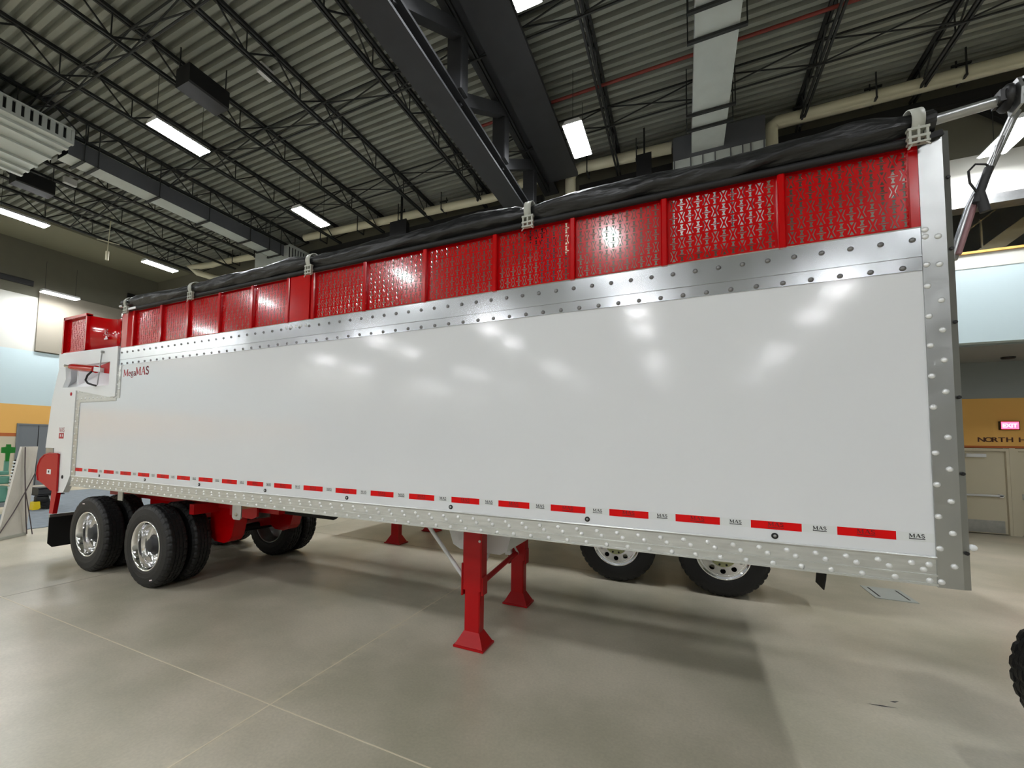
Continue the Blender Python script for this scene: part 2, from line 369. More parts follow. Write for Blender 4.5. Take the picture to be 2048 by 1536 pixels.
# ------------------------------------------------------------------ roof structure
ZB, ZT = 9.71, 10.27
JX = [-10.65+2.06*k for k in range(-5, 13)]
Y0J, PAN, NP = -6.9, 1.35, 12
def proto_joist():
    t = thing('roof_joist', '', 'joist', (0,Y0J,ZB))
    y1 = Y0J+PAN*NP
    mb = MB()
    for sx in (-1,1): mb.box(sx*.035-.022,sx*.035+.022,Y0J,y1,ZT-.05,ZT+.02)
    part('top_chord', mb, 'joist', t)
    mb = MB()
    for sx in (-1,1): mb.box(sx*.035-.02,sx*.035+.02,Y0J+.3,y1-.3,ZB-.02,ZB+.035)
    part('bottom_chord', mb, 'joist', t)
    dg = MB().bar((0,0,ZB+.02),(0,PAN/2,ZT-.03),.022,.03).mesh('web_bar', M['joist'], (0,0,ZB))
    dg2 = MB().bar((0,0,ZT-.03),(0,PAN/2,ZB+.02),.022,.03).mesh('web_bar', M['joist'], (0,0,ZB))
    vt = MB().bar((0,0,ZB+.02),(0,0,ZT-.03),.02,.02).mesh('web_bar', M['joist'], (0,0,ZB))
    for i in range(NP):
        yy = Y0J+PAN*i
        inst('web_bar', dg2, t, (0,yy,ZB)); inst('web_bar', dg, t, (0,yy+PAN/2,ZB)); inst('web_bar', vt, t, (0,yy+PAN/2,ZB))
    return t
lab = {-5:'leftmost roof joist, along the plaster ceiling strip'}
jp = proto_joist()
names = ['dark open web roof joist at the left end beside the plaster ceiling strip','dark open web roof joist second from the plaster ceiling strip','dark open web roof joist above the left hanging lights','dark open web roof joist just left of the long dark duct','dark open web roof joist just right of the long dark duct','dark open web roof joist passing the black hung loudspeaker',
 'dark open web roof joist second right of the black hung loudspeaker','dark open web roof joist second left of the heavy roof truss','dark open web roof joist hard beside the heavy roof truss','dark open web roof joist between the truss and the pale duct','dark open web roof joist directly over the pale duct','dark open web roof joist first right of the pale duct','dark open web roof joist second right of the pale duct',
 'dark open web roof joist at the dark right hand end of the roof']
for i, x in enumerate(JX):
    l = names[i] if i < len(names) else 'dark open web roof joist beyond the right edge of the photo, %s one out' % ['first','second','third','fourth','fifth'][i-len(names)]
    if i == 0: jp.location.x = x; jp['label'] = l; jp['group'] = 'roof joists'; ORG[jp.name] = (x,Y0J,ZB)
    else: copy_thing(jp, (x,Y0J,ZB), l, 'roof joists')
# bridging between the joists
for y, wh in ((.85,'nearest the camera'),(3.9,'above the middle of the trailer'),(6.9,'nearest the back wall')):
    t = thing('joist_bridging', 'line of dark cross bridging between the roof joists, '+wh, 'bracing', (0,y,ZB), 'bridging lines')
    part('bridging_rail', MB().bar((JX[0],y,ZB-.03),(JX[-1],y,ZB-.03),.028,.028), 'joist', t)
    part('bridging_rail', MB().bar((JX[0],y,ZT-.07),(JX[-1],y,ZT-.07),.028,.028), 'joist', t)
    a = MB().bar((0,0,ZB),(2.06,0,ZT-.06),.022,.022).mesh('cross_brace', M['joist'], (0,0,ZB)); b = MB().bar((0,.03,ZT-.06),(2.06,.03,ZB),.022,.022).mesh('cross_brace', M['joist'], (0,0,ZB))
    for x in JX[:-1]: inst('cross_brace', a, t, (x,y,ZB)); inst('cross_brace', b, t, (x,y,ZB))

# heavy truss
XT = -4.8
t = thing('roof_truss', 'heavy black steel roof truss crossing above the middle of the trailer', 'truss', (XT,0,8.3))
y0, y1 = -12.0, YF
def ibeam(mb, z0, z1, wd, fl):
    return mb.box(XT-wd/2,XT+wd/2,y0,y1,z0,z0+fl).box(XT-wd/2,XT+wd/2,y0,y1,z1-fl,z1).box(XT-.03,XT+.03,y0,y1,z0+fl,z1-fl)
part('bottom_chord', ibeam(MB(), 8.28, 8.62, .52, .05), 'steel_dark', t)
part('top_chord', MB().box(-4.66,-4.22,y0,y1,9.78,9.83).box(-4.66,-4.22,y0,y1,10.17,10.22).box(-4.48,-4.40,y0,y1,9.83,10.17), 'steel_dark', t)
PY = [-5.25,-3.09,-.93,1.23,3.39,5.55,7.7]
for y in PY: part('truss_post', MB().cbox(-4.78,-4.46,y-.14,y+.14,8.6,9.8,.02), 'steel_dark', t)
for i in range(len(PY)-1):
    a, b = PY[i], PY[i+1]
    part('truss_diagonal', MB().bar((-4.72,a+.1,8.62),(-4.55,b-.1,9.75),.2,.24), 'steel_dark', t)
solo('cable_tray', MB().box(-4.2,-3.42,-9,8.3,9.56,9.58).box(-4.2,-4.16,-9,8.3,9.58,9.66).box(-3.46,-3.42,-9,8.3,9.58,9.66), 'steel_dark', 'wide dark cable tray running beside the heavy roof truss', 'tray')
solo('wall_column', MB().cbox(XT+.15,XT+.55,YF-.4,YF-.05,0,8.3,.02), 'steel_dark', 'dark steel column on the back wall carrying the roof truss', 'column')

# ducts
t = thing('air_duct', 'long dark sided air duct with pale underside in the left roof bay', 'duct', (-15.05,5,9.2))
part('duct_run', MB().box(-15.32,-14.77,1.5,8.7,9.2,9.215), 'duct', t, label='pale duct underside')
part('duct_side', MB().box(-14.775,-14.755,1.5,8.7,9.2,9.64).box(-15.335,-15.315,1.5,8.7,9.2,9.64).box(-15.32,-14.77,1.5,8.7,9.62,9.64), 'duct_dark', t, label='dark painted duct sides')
for y in (1.8,2.1,3.6,5.1,6.6,7.4,7.9):
    part('trapeze_hanger', MB().box(-15.42,-14.68,y-.03,y+.03,9.15,9.19).box(-15.42,-15.40,y-.01,y+.01,9.19,10.25).box(-14.70,-14.68,y-.01,y+.01,9.19,10.25), 'joist', t)
# big plenum at near end with slotted face and ribbed underside
part('plenum_box', MB().box(-17.4,-14.39,-2.2,1.44,9.28,9.63), 'duct', t)
slat = MB().box(-.02,.02,-.045,.045,-.15,.15).mesh('grille_slat', M['duct'], (0,0,0))
part('grille_back', MB().box(-14.395,-14.37,-2.15,1.40,9.32,9.61), 'black', t)
part('grille_frame', MB().box(-14.4,-14.31,-2.2,1.44,9.25,9.32).box(-14.4,-14.31,-2.2,1.44,9.60,9.64).box(-14.4,-14.31,1.38,1.44,9.32,9.61), 'duct', t)
for i in range(24): inst('grille_slat', slat, t, (-14.34,-2.12+i*.15,9.465), rot=(0,0,0))
for x in (-14.65,-15.0,-15.55,-16.3,-16.8,-17.2): part('duct_rib', MB().box(x-.06,x+.06,-2.2,1.44,9.22,9.28), 'duct', t)
# far plenum
part('plenum_box', MB().box(-16.4,-14.5,8.1,9.2,9.0,9.62), 'duct', t)
part('grille_back', MB().box(-14.505,-14.48,8.12,9.18,9.1,9.55), 'black', t)
slat2 = MB().box(-.02,.02,-.03,.03,-.22,.22).mesh('grille_slat', M['duct'], (0,0,0))
for i in range(8): inst('grille_slat', slat2, t, (-14.45,8.18+i*.135,9.32))
part('grille_frame', MB().box(-14.5,-14.42,8.1,9.2,9.0,9.1).box(-14.5,-14.42,8.1,9.2,9.55,9.64), 'duct', t)
for x in (-14.8,-15.2,-15.7,-16.1): part('duct_rib', MB().box(x-.08,x+.08,8.1,9.2,8.95,9.0), 'duct', t)

t = thing('air_duct', 'straight pale air duct right of the truss, ending in a seamed wall box', 'duct', (-.26,4,9.2))
part('duct_run', MB().box(-.6,.08,-6,8.1,9.2,9.64), 'duct', t)
for y in (-2,.2,2.4,4.1,4.7,6.6,7.1): part('trapeze_hanger', MB().box(-.72,.2,y-.03,y+.03,9.14,9.19).box(-.72,-.70,y-.01,y+.01,9.19,10.25).box(.18,.2,y-.01,y+.01,9.19,10.25), 'joist', t)
part('plenum_box', MB().box(-1.01,.91,8.0,9.25,7.2,9.1), 'duct', t)
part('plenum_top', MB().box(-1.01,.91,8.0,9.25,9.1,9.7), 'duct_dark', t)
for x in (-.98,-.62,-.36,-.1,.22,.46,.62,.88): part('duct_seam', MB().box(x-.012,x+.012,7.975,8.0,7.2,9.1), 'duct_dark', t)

# insulated pipe along the back wall
def elbow(pts, r, mb, n=12): return mb.tube(pts, r, n)
t = thing('insulated_pipe', 'long cream insulated pipe running along the top of the back wall', 'pipe', (0,8.6,9.85))
P = [(16,8.6,9.84),(1.22,8.6,9.80),(1.14,8.6,9.74),(1.10,8.6,9.6),(1.10,8.6,7.5)]
part('pipe_run', MB().tube(P, .15, 14), 'pipe', t)
P = [(-1.05,8.6,9.86),(-3.4,8.6,9.96),(-3.62,8.6,9.9),(-3.7,8.6,9.7),(-3.7,8.6,7.5)]
part('pipe_run', MB().tube(P, .145, 14), 'pipe', t)
P = [(-3.9,8.6,9.95),(-5.2,8.6,9.95),(-5.6,8.6,9.78),(-6.2,8.6,9.74),(-14.2,8.6,10.05)]
part('pipe_run', MB().tube(P, .13, 14), 'pipe', t)
P = [(-16.3,8.6,9.78),(-19.4,8.6,9.95),(-19.9,8.55,9.9),(-20.3,8.3,9.82),(-20.6,8.0,9.7),(-20.5,8.3,9.55),(-20.0,8.8,9.4),(-18.9,9.1,9.15)]
part('pipe_run', MB().tube(P, .13, 12), 'pipe', t)
hg = MB().box(-.02,.02,-.18,.18,-.19,-.15).box(-.012,.012,-.19,-.165,-.17,.4).box(-.012,.012,.165,.19,-.17,.4).box(-.15,.15,-.02,.02,.16,.2).mesh('pipe_hanger', M['joist'], (0,0,0))
for x in (1.7,3.0,4.4,6.0,-1.9,-3.2,-4.4,-6.6,-7.9,-9.6,-11.4,-13.2,-16.9,-18.3): inst('pipe_hanger', hg, t, (x,8.6,9.86))
# black steel ledger with braces below the pipe
t = thing('wall_ledger', 'black steel ledger beam with diagonal braces under the cream pipe', 'beam', (0,9.1,9.4))
part('ledger_beam', MB().box(1.1,16,8.85,9.05,9.38,9.6).box(-3.5,-1.05,8.85,9.05,9.42,9.6).box(-14.2,-4.6,8.85,9.05,9.42,9.6), 'black', t)
for x0, x1 in ((1.3,2.3),(-1.1,-2.0),(-3.4,-2.4),(-6.4,-5.2),(-9.6,-8.4),(-11.2,-10.0),(3.4,2.6),(4.6,5.4)):
    part('diagonal_brace', MB().bar((x0,9.0,9.45),(x1,9.2,8.85),.10,.12), 'black', t)
# loudspeakers on the back wall and black boxes in the roof
def speaker(name, lab, x, y, z, wd, hh, dp):
    t = thing(name, lab, 'speaker', (x,y,z))
    part('cabinet', MB().prism([(-wd/2+x,y),(wd/2+x,y),(wd*.3+x,y+dp),(-wd*.3+x,y+dp)], 'z', z, z+hh), 'black', t)
    part('bracket', MB().box(x-.04,x+.04,y+dp,y+dp+.06,z+hh*.4,z+hh*.6).box(x-.02,x+.02,y+dp*.4,y+dp*.6,z+hh,10.25), 'black', t)
speaker('loudspeaker', 'black loudspeaker on the back wall left of the seamed duct box', -1.68, 7.95, 8.72, .36, .76, .33)
speaker('loudspeaker', 'black loudspeaker on the back wall above the middle tarp strap', -9.22, 7.9, 8.62, .66, .72, .38)
for nm, lab, x, y in (('roof_box', 'black box unit hung between roof joists above the trailer rear', -10.05, 1.95), ('roof_box', 'black box unit hung in the far left roof bay beyond the dark duct', -18.1, 1.95)):
    t = thing(nm, lab, 'hanging unit', (x,y,9.25)); part('case', MB().cbox(x-.24,x+.24,y-.43,y+.43,9.33,9.75,.03), 'rubber', t)
    part('hanger_rod', MB().box(x-.2,x-.18,y-.4,y-.38,9.75,10.25).box(x+.14,x+.16,y+.38,y+.4,9.75,10.25), 'joist', t)
for lab, x, y in (('small pale rectangular fitting under the deck right of the black box unit', -9.1, 2.7), ('small pale rectangular fitting under the deck in the far left bay', -18.4, 2.9)):
    solo('conduit_box', MB().cbox(x-.07,x+.07,y-.16,y+.16,10.1,10.31,.01), 'lamp_body', lab, 'fitting')
solo('sprinkler_pipe', MB().tube([(-5.5,5.85,9.9),(6,5.85,9.9)], .035, 8), 'dusty_red', 'thin rusty red sprinkler pipe crossing the roof right of the truss', 'pipe')
solo('hanging_rod', MB().tube([(-20,4.74,10.28),(-20,4.70,9.3),(-20,4.69,8.9)], [.015,.015,.02], 6).tube([(-20,4.69,8.95),(-20,4.69,8.62)], .06, 8).tube([(-20,4.35,9.28),(-20,5.05,9.36)], .02, 5), 'pipe', 'thin rod with a pale cylinder end hanging below the far left roof', 'rod')

# ------------------------------------------------------------------ lights
def proto_light():
    t = thing('ceiling_light', '', 'light', (0,0,9.0))
    part('lamp_housing', MB().prism([(-.21,0),(.21,0),(.15,.09),(-.15,.09)], 'y', -.60, .60), 'lamp_body', t)
    og = ORG[t.name]
    t.children[0].data.transform(Matrix.Translation((0,0,9.0)))
    part('lamp_diffuser', MB().box(-.19,.19,-.585,.585,8.985,8.999), 'lens', t)
    for y in (-.5,.5): part('hanger_cable', MB().tube([(0,y,9.09),(0,y,10.28)], .006, 5), 'joist', t)
    return t
LP = proto_light(); first = True
def light(x, y, z, lab):
    global first
    if first: LP.location = (x,y,z); LP['label'] = lab; LP['group'] = 'ceiling lights'; first = False; return
    copy_thing(LP, (x,y,z), lab, 'ceiling lights')
for x, y, z, lab in [(-2.95,6.12,9,'lit ceiling light right of the heavy truss above the tarp'),(-2.98,2.15,9,'lit ceiling light cut by the top edge of the photo'),
  (-11.27,2.2,9,'large lit ceiling light beside the black box unit'),(-11.2,6.1,9,'lit ceiling light just above the tarp left of the truss'),
  (-19.75,2.3,9,'lit ceiling light cut by the left edge of the photo'),(-19.8,6.4,9,'lit ceiling light near the hanging rod and left ceiling strip'),
  (-24.4,5.04,8,'lowest small lit ceiling light in front of the left wall'),(4.78,8.05,8,'lit ceiling light seen behind the tarp crank arm'),
  (5.3,2.2,9,'lit ceiling light beyond the top right of the photo')]:
    light(x, y, z, lab)
ORD = ['first','second','third','fourth','fifth','sixth','seventh']
for x in (-24.4,-19.75,-11.3,-2.95,5.3):
    for y in (-7.1,-11.2,-20.3,-24.2,-33.5,-37.4,-46.7):
        light(x, y, 8 if x < -24 else 9, 'lit ceiling light behind the camera, %s row back, %s from the left wall' % (ORD[[-7.1,-11.2,-20.3,-24.2,-33.5,-37.4,-46.7].index(y)], ORD[[-24.4,-19.75,-11.3,-2.95,5.3,13.6].index(x)]))

# ================================================================== THE TRAILER
W = 2.6
T = thing('grain_trailer', 'long white belt trailer with red perforated top boards and red landing legs', 'trailer', (-4.8,1.3,0))
DP = [(.0165,0),(.0155,-.004),(.011,-.008),(.005,-.0098),(.0003,-.010)]
dome = MB().lathe(DP, (0,0,0), 14, 'y').mesh('rivet', M['rivet'], (0,0,0)); dome_d = MB().lathe(DP, (0,0,0), 14, 'y').mesh('rivet', M['rivet_shaded'], (0,0,0))
def rivets(parent, pts, limit, dome=dome, fm='rivet'):
    far = MB()
    for x, y, z in pts:
        if x > limit: inst('rivet', dome, parent, (x,y,z))
        else: far.lathe([(.0165,0),(.012,-.0075),(.0003,-.010)], (x,y,z), 7, 'y')
    if far.v: part('rivet_rows', far, fm, parent, kind='stuff')
# side sheets
near = part('side_panel', MB().prism([(.455,1.30),(.455,3.20),(-8.42,3.20),(-8.42,2.74),(-9.60,2.74),(-9.60,1.30)], 'y', 0, .04), 'white_panel', T)
part('side_panel', MB().box(-9.6,.455,W-.04,W,1.3,3.3), 'white_panel', T)
part('trailer_bed', MB().box(-9.9,.55,.04,W-.04,1.30,1.36), 'grey_steel', T)
part('front_bulkhead', MB().box(.545,.575,.04,W-.04,1.28,3.9), 'alu', T)
part('rear_wall', MB().box(-9.95,-9.90,.1,W-.1,1.3,3.4), 'white', T)
# bottom rail
def rail_prof(y): return [(y+.012,1.435),(y-.010,1.435),(y-.014,1.428),(y-.010,1.419),(y-.004,1.417),(y-.004,1.331),(y-.012,1.329),(y-.012,1.321),(y-.004,1.319),(y-.004,1.281),(y-.014,1.279),(y-.014,1.267),(y+.03,1.267),(y+.03,1.30),(y+.012,1.30)]
br = part('bottom_rail', MB().prism(rail_prof(0), 'x', -9.66, .449), 'alu_rail', T)
pts = [(.416,-.004,1.385)]
for i in range(67): pts += [(.34-.1505*i,-.004,1.386),(.391-.1515*i,-.004,1.354)] if .34-.1505*i > -9.6 else []
pts += [(.415-.1505*i,-.004,1.294) for i in range(67)]
rivets(br, [p for p in pts if p[0] > -9.62], -3.6)
part('bottom_rail', MB().box(-9.66,.449,W-.02,W+.012,1.267,1.43), 'alu_rail', T)
# top rail
tr = part('top_rail', MB().prism([(.02,3.128),(-.006,3.128),(-.006,3.209),(-.012,3.211),(-.012,3.219),(-.006,3.221),(-.006,3.388),(-.012,3.394),(.03,3.394)], 'x', -8.46, .446), 'alu', T)
pts = [(.406-.1465*i,-.006,3.318) for i in range(61)] + [(.357-.1505*i,-.006,3.150) for i in range(59)]
rivets(tr, [p for p in pts if p[0] > -8.42], -3.6, dome_d, 'rivet_shaded')
for i in range(5): inst('rivet', dome, tr, (-4.78+.075*i-.15,-.006,3.335))
part('top_rail', MB().box(-8.46,.446,W-.03,W+.006,3.128,3.394), 'alu', T)
# corner post at the nose
cp = part('corner_post', MB().prism([(.447,-.010),(.556,-.010),(.590,.004),(.600,.05),(.560,.06),(.447,.02)], 'z', 1.262, 3.962), 'alu_post', T)
zs_in = [3.37,3.327,3.155,3.024,2.842,2.666,2.484,2.3,2.032,1.849,1.665,1.483,1.294]; zs_out = [3.319,3.149,2.932,2.754,2.575,2.389,2.124,1.939,1.755,1.574,1.388]
for z in zs_in: inst('rivet', dome, cp, (.463,-.010,z))
for z in zs_out: inst('rivet', dome, cp, (.519,-.010,z))
bolt = MB().lathe([(.011,0),(.011,-.008),(.008,-.012),(.0003,-.012)], (0,0,0), 8, 'y', False).mesh('bolt', M['black'], (0,0,0))
for z in (3.67,3.235,2.796,2.355,1.915,1.468): inst('bolt', bolt, cp, (.575,-.003,z))
part('corner_post', MB().box(.447,.6,W-.05,W+.01,1.262,3.962), 'alu_post', T)
part('marker_lamp', MB().lathe([(.0003,-.012),(.014,-.012),(.018,-.004),(.018,.01)], (.607,.01,1.50), 12, 'y'), 'white', T)
# conspicuity tape: red blocks and MAS marks
blk = MB().box(0,.277,-.0022,-.0002,-.0254,.0254).mesh('tape_block', M['tape_red'], (0,0,0))
mas = lettering('MAS', .022, lambda p,q:(p,-.0028,q), 1.15, extra=[([(0,-.32),(2.8,-.32)],.2),([(.1,-.08),(.1,-.4)],.07)], bold=1.35).mesh('tape_print', M['print_black'], (0,0,0))
masr = lettering('MAS', .026, lambda p,q:(p,-.0028,q), 1.2, extra=[([(0,-.32),(2.8,-.32)],.2)], bold=1.3).mesh('tape_print', M['tape_dark'], (0,0,0))
clr = MB().box(0,.1802,-.0012,-.0002,-.0254,.0254).mesh('tape_clear', M['tape_clear'], (0,0,0))
for k in range(22):
    x = -.4572*k; z = 1.537
    inst('tape_block', blk, near, (x,0,z)); inst('tape_print', masr, near, (x+.095,0,z-.005))
    inst('tape_clear', clr, near, (x+.277,0,z) if k else (x+.277,0,z)); inst('tape_print', mas, near, (x+.334,0,z-.004))
mk = MB().lathe([(.0003,-.009),(.008,-.009),(.010,-.005)], (0,0,0), 12, 'y').mesh('marker_lamp', M['grey_steel'], (0,0,0))
mk2 = MB().lathe([(.010,-.007),(.019,-.006),(.020,0)], (0,0,0), 14, 'y').mesh('marker_ring', M['rubber'], (0,0,0))
for k in range(8): inst('marker_ring', mk2, near, (-.325-1.212*k,0,1.47)); inst('marker_lamp', mk, near, (-.325-1.212*k,0,1.47))
# model name in red serif letters
part('model_lettering', lettering('Mega', .10, lambda p,q:(-8.315+p,-.0015,2.955+q), 1.18, bold=1.5), 'print_red', near)
part('model_lettering', lettering('MAS', .115, lambda p,q:(-7.99+p,-.0015,2.955+q), 1.05, bold=1.5), 'print_red', near)
# riveted trim around the rear step
trim = part('rear_trim', MB().box(-8.46,-8.37,-.01,.01,2.64,3.128).box(-9.66,-8.46,-.01,.01,2.60,2.81).box(-9.66,-9.535,-.01,.01,1.435,2.60), 'alu_rail', T)
pts = [(-8.44+.05*(i%2),-.01,2.7+.07*i) for i in range(6)] + [(-9.6+.13*i,-.01,2.77) for i in range(9)] + [(-9.6+.12*i,-.01,2.66) for i in range(10)] + [(-9.62+.05*(i%2),-.01,1.5+.1*i) for i in range(11)]
rivets(trim, pts, 5)

# ---- red perforated boards
CW, CH, NC, NR = .0525, .097, 12, 5
def sq(x0,x1,z0,z1): return [(x0,z0),(x1,z0),(x1,z1),(x0,z1)]
hg_ = [(-.012,.044),(-.004,.026),(-.012,.009),(.012,.009),(.004,.026),(.012,.044)]
cellA = [sq(-.025,.025,-.0038,.0038), hg_, [(p,-q) for p,q in hg_]]
cellB = [[(-.012,.042),(.0,.018),(.012,.042)], [(-.012,-.042),(.012,-.042),(0,-.018)],
         [(-.0235,.036),(-.006,.0),(-.0235,-.036),(-.0175,-.036),(.0,0),(-.0175,.036)][0:0] or [(-.024,.036),(-.018,.036),(-.005,.0),(-.018,-.036),(-.024,-.036),(-.011,0)],
         [(.024,.036),(.018,.036),(.005,.0),(.018,-.036),(.024,-.036),(.011,0)]]
def perforated(wd, hh, nc, nr):
    mb = MB(); x0 = -nc*CW/2; z0 = -nr*CH/2
    for r in range(nr):
        for c in range(nc):
            cx, cz = x0+(c+.5)*CW, z0+(r+.5)*CH
            mb.holed(sq(-CW/2,CW/2,-CH/2,CH/2), cellA if (r+c) % 2 else cellB, lambda p,q: (cx+p, 0, cz+q))
    X, Z = wd/2, hh/2
    mb.add([(-X,0,-Z),(X,0,-Z),(X,0,z0),(-X,0,z0)],[(0,1,2,3)]); mb.add([(-X,0,-z0),(X,0,-z0),(X,0,Z),(-X,0,Z)],[(0,1,2,3)])
    mb.add([(-X,0,z0),(x0,0,z0),(x0,0,-z0),(-X,0,-z0)],[(0,1,2,3)]); mb.add([(-x0,0,z0),(X,0,z0),(X,0,-z0),(-x0,0,-z0)],[(0,1,2,3)])
    me = mb.mesh('top_board', M['red'], (0,0,0))
    bm = bmesh.new(); bm.from_mesh(me); bmesh.ops.remove_doubles(bm, verts=bm.verts, dist=1e-5); bmesh.ops.recalc_face_normals(bm, faces=bm.faces)
    bmesh.ops.solidify(bm, geom=bm.faces[:], thickness=.003); bm.to_mesh(me); bm.free(); return me
edges = [.452,-.242,-.968,-1.655,-2.345,-3.076,-3.807,-4.531,-4.919,-5.53,-6.148,-6.815,-7.422,-8.104]
bwide = perforated(.70, .54, NC, NR); bnar = perforated(.62, .54, 11, NR)
for i in range(13):
    a, b = edges[i+1], edges[i]; c = (a+b)/2
    if i == 7: part('solid_board', MB().box(a,b,.018,.022,3.38,3.93), 'red', T); part('solid_board', MB().box(a,b,W-.022,W-.018,3.38,3.93), 'red', T); continue
    me, w0 = (bwide,.70) if b-a > .66 else (bnar,.62)
    for y in (.02, W-.02): inst('top_board', me, T, (c,y,3.655), scale=((b-a)/w0,1,1))
for x in edges[1:]:
    part('board_post', MB().cbox(x-.022,x+.022,-.022,.05,3.39,3.93,.008), 'red', T)
    part('board_post', MB().box(x-.022,x+.022,W-.05,W+.02,3.39,3.93), 'red', T)
part('board_post', MB().box(.405,.447,-.006,.05,3.39,3.93), 'red', T)
part('solid_board', MB().box(-4.88,-4.58,-.015,.02,3.394,3.93), 'red', T)
# tarp: lower tube, roll with wrinkles, end pipes
part('tarp_rail', MB().tube([(.42,-.02,3.925),(-8.22,-.02,3.945)], .027, 12), 'rubber', T)
part('tarp_rail', MB().tube([(.42,W,3.925),(-8.22,W,3.945)], .027, 8), 'rubber', T)
mb = MB(); nx, nk = 420, 28; vs = []
straps = [.43,-2.02,-4.55,-6.67,-8.22]
for i in range(nx+1):
    x = .52-8.87*i/nx
    pin = min(abs(x-s) for s in straps)
    sag = .018*math.sin((x+.3)*2.2)+.010*math.sin(x*5.1+1)
    for k in range(nk):
        q = 2*math.pi*k/nk
        r = .087 + .021*noise.noise(Vector((x*2.2+q*.9, math.cos(q)*1.2, math.sin(q)*1.2))) + .011*noise.noise(Vector((x*7+q*2.2, math.cos(q)*2, math.sin(q)*2)))
        r -= .022*math.exp(-(pin/.12)**2)
        vs.append((x, .01+r*math.cos(q)*1.05, 4.035+sag*.6*min(1,pin/.3)+r*math.sin(q)))
mb.add(vs, [[i*nk+k, i*nk+(k+1)%nk, (i+1)*nk+(k+1)%nk, (i+1)*nk+k] for i in range(nx) for k in range(nk)], True)
mb.add(vs[:nk], [list(range(nk))]); mb.add(vs[-nk:], [list(range(nk))])
tarp = part('tarp_roll', mb, 'tarp', T)
part('roll_pipe', MB().tube([(.50,.01,4.045),(.86,.02,4.085)], .030, 14), 'grey_steel', tarp)
part('roll_pipe', MB().tube([(-8.3,.01,4.035),(-8.52,.0,4.035)], .022, 10), 'grey_steel', tarp)
part('pale_patch', MB().box(-8.22,-7.98,-.062,-.05,3.925,3.955), 'white', tarp)
def strap(x):
    mb = MB(); n = 14; vs = []
    for i in range(n+1):
        q = math.radians(-60+ 235*i/n); r = .093
        for dx in (-.03,.03):
            for rr in (r, r+.006): vs.append((x+dx, .01-rr*math.cos(q)*1.05, 4.035+rr*math.sin(q)))
    fs = []
    for i in range(n):
        a, b = i*4, i*4+4
        fs += [(a,a+2,b+2,b),(a+1,b+1,b+3,a+3),(a,b,b+1,a+1),(a+2,a+3,b+3,b+2)]
    mb.add(vs, fs, True)
    s = part('tarp_strap', mb, 'strap', T)
    y = -.062
    part('buckle', MB().box(x-.045,x-.033,y-.02,y+.01,3.885,3.975).box(x+.033,x+.045,y-.02,y+.01,3.885,3.975).box(x-.05,x+.05,y-.022,y+.012,3.965,3.98)
         .box(x-.05,x+.05,y-.022,y+.012,3.915,3.93).box(x-.05,x+.05,y-.022,y+.012,3.88,3.892).box(x-.006,x+.006,y-.02,y-.005,3.88,4.06), 'strap', s)
    part('strap_tail', MB().bar((x-.03,y-.01,3.885),(x-.05,y-.02,3.85),.01,.008).bar((x+.03,y-.01,3.885),(x+.05,y-.02,3.86),.01,.008), 'strap', s)
for x in straps: strap(x)
# tarp crank arm at the nose
arm = part('crank_arm', MB().tube([(.62,.10,3.20),(.70,.09,3.50),(.75,.08,3.62),(.90,.06,4.02)], .022, 10), 'grey_steel', T)
part('arm_spring', MB().tube([(.635,.07,3.22),(.72,.06,3.54),(.78,.05,3.70)], .014, 8), 'dusty_pink', arm)
part('arm_actuator', MB().tube([(.705,.03,3.50),(.765,.03,3.70)],.020,10).tube([(.74,.03,3.44),(.72,.03,3.56)],.024,8), 'steel_dark', arm)
part('arm_cable', MB().tube([(.705,.02,3.56),(.675,.015,3.62),(.67,.01,3.69),(.70,.01,3.725),(.745,.015,3.715),(.76,.02,3.70)], .006, 6), 'rubber', arm)
part('arm_chain', MB().tube([(.77,.03,3.70),(.79,.03,3.76),(.81,.04,3.82),(.84,.05,3.88)], [.012,.006,.012,.006], 6), 'grey_steel', arm)
part('universal_joint', MB().lathe([(.0003,-.02),(.055,-.02),(.075,0),(.075,.012),(.05,.012)], (.84,.02,4.085), 18, 'x').box(.80,.86,-.03,.06,4.05,4.12), 'black', arm)
part('yoke_plate', MB().prism([(-.045,4.00),(.06,3.985),(.075,4.10),(.05,4.165),(-.03,4.165),(-.06,4.09)], 'x', .868, .882), 'grey_steel', arm)
part('gear_motor', MB().tube([(.882,.02,4.10),(1.30,.03,4.155)], .05, 14).bar((.88,-.04,4.15),(1.3,-.03,4.22),.012,.012).bar((.88,-.05,4.03),(1.3,-.04,4.10),.012,.05), 'grey_steel', arm)
part('post_bracket', MB().lathe([(.0003,-.03),(.02,-.03),(.024,-.02),(.024,.03)], (.51,-.01,3.93), 12, 'y').bar((.44,-.03,3.915),(.55,-.02,3.94),.04,.035), 'rubber', T)

# ---- rear end
# red boards beyond the last post
part('rear_post', MB().prism([(-8.50,.03),(-8.42,-.01),(-8.25,-.02),(-8.13,.0),(-8.13,.06),(-8.50,.09)], 'z', 3.394, 3.965), 'red', T)
n = 22; vs = []; fs = []
for i in range(n+1):
    u = i/n; x = -9.47+.97*u; y = .02+.16*math.sin(u*math.pi)**1.2*(1 if u < .5 else 1); zt = 4.015-.085*u+.0*u - .03*math.sin(u*math.pi)
    vs += [(x,y,3.42),(x,y,zt),(x,y+.012,zt),(x,y+.012,3.42)]
for i in range(n):
    a, b = i*4, i*4+4
    fs += [(a,b,b+1,a+1),(a+1,b+1,b+2,a+2),(a+2,b+2,b+3,a+3),(a+3,b+3,b,a)]
rb = part('curved_board', MB().add(vs, fs, True), 'red', T)
part('white_lettering', lettering('MAS', .085, lambda p,q:(-9.33+p, .120+.0*p, 3.69+q), .95), 'print_white', rb)
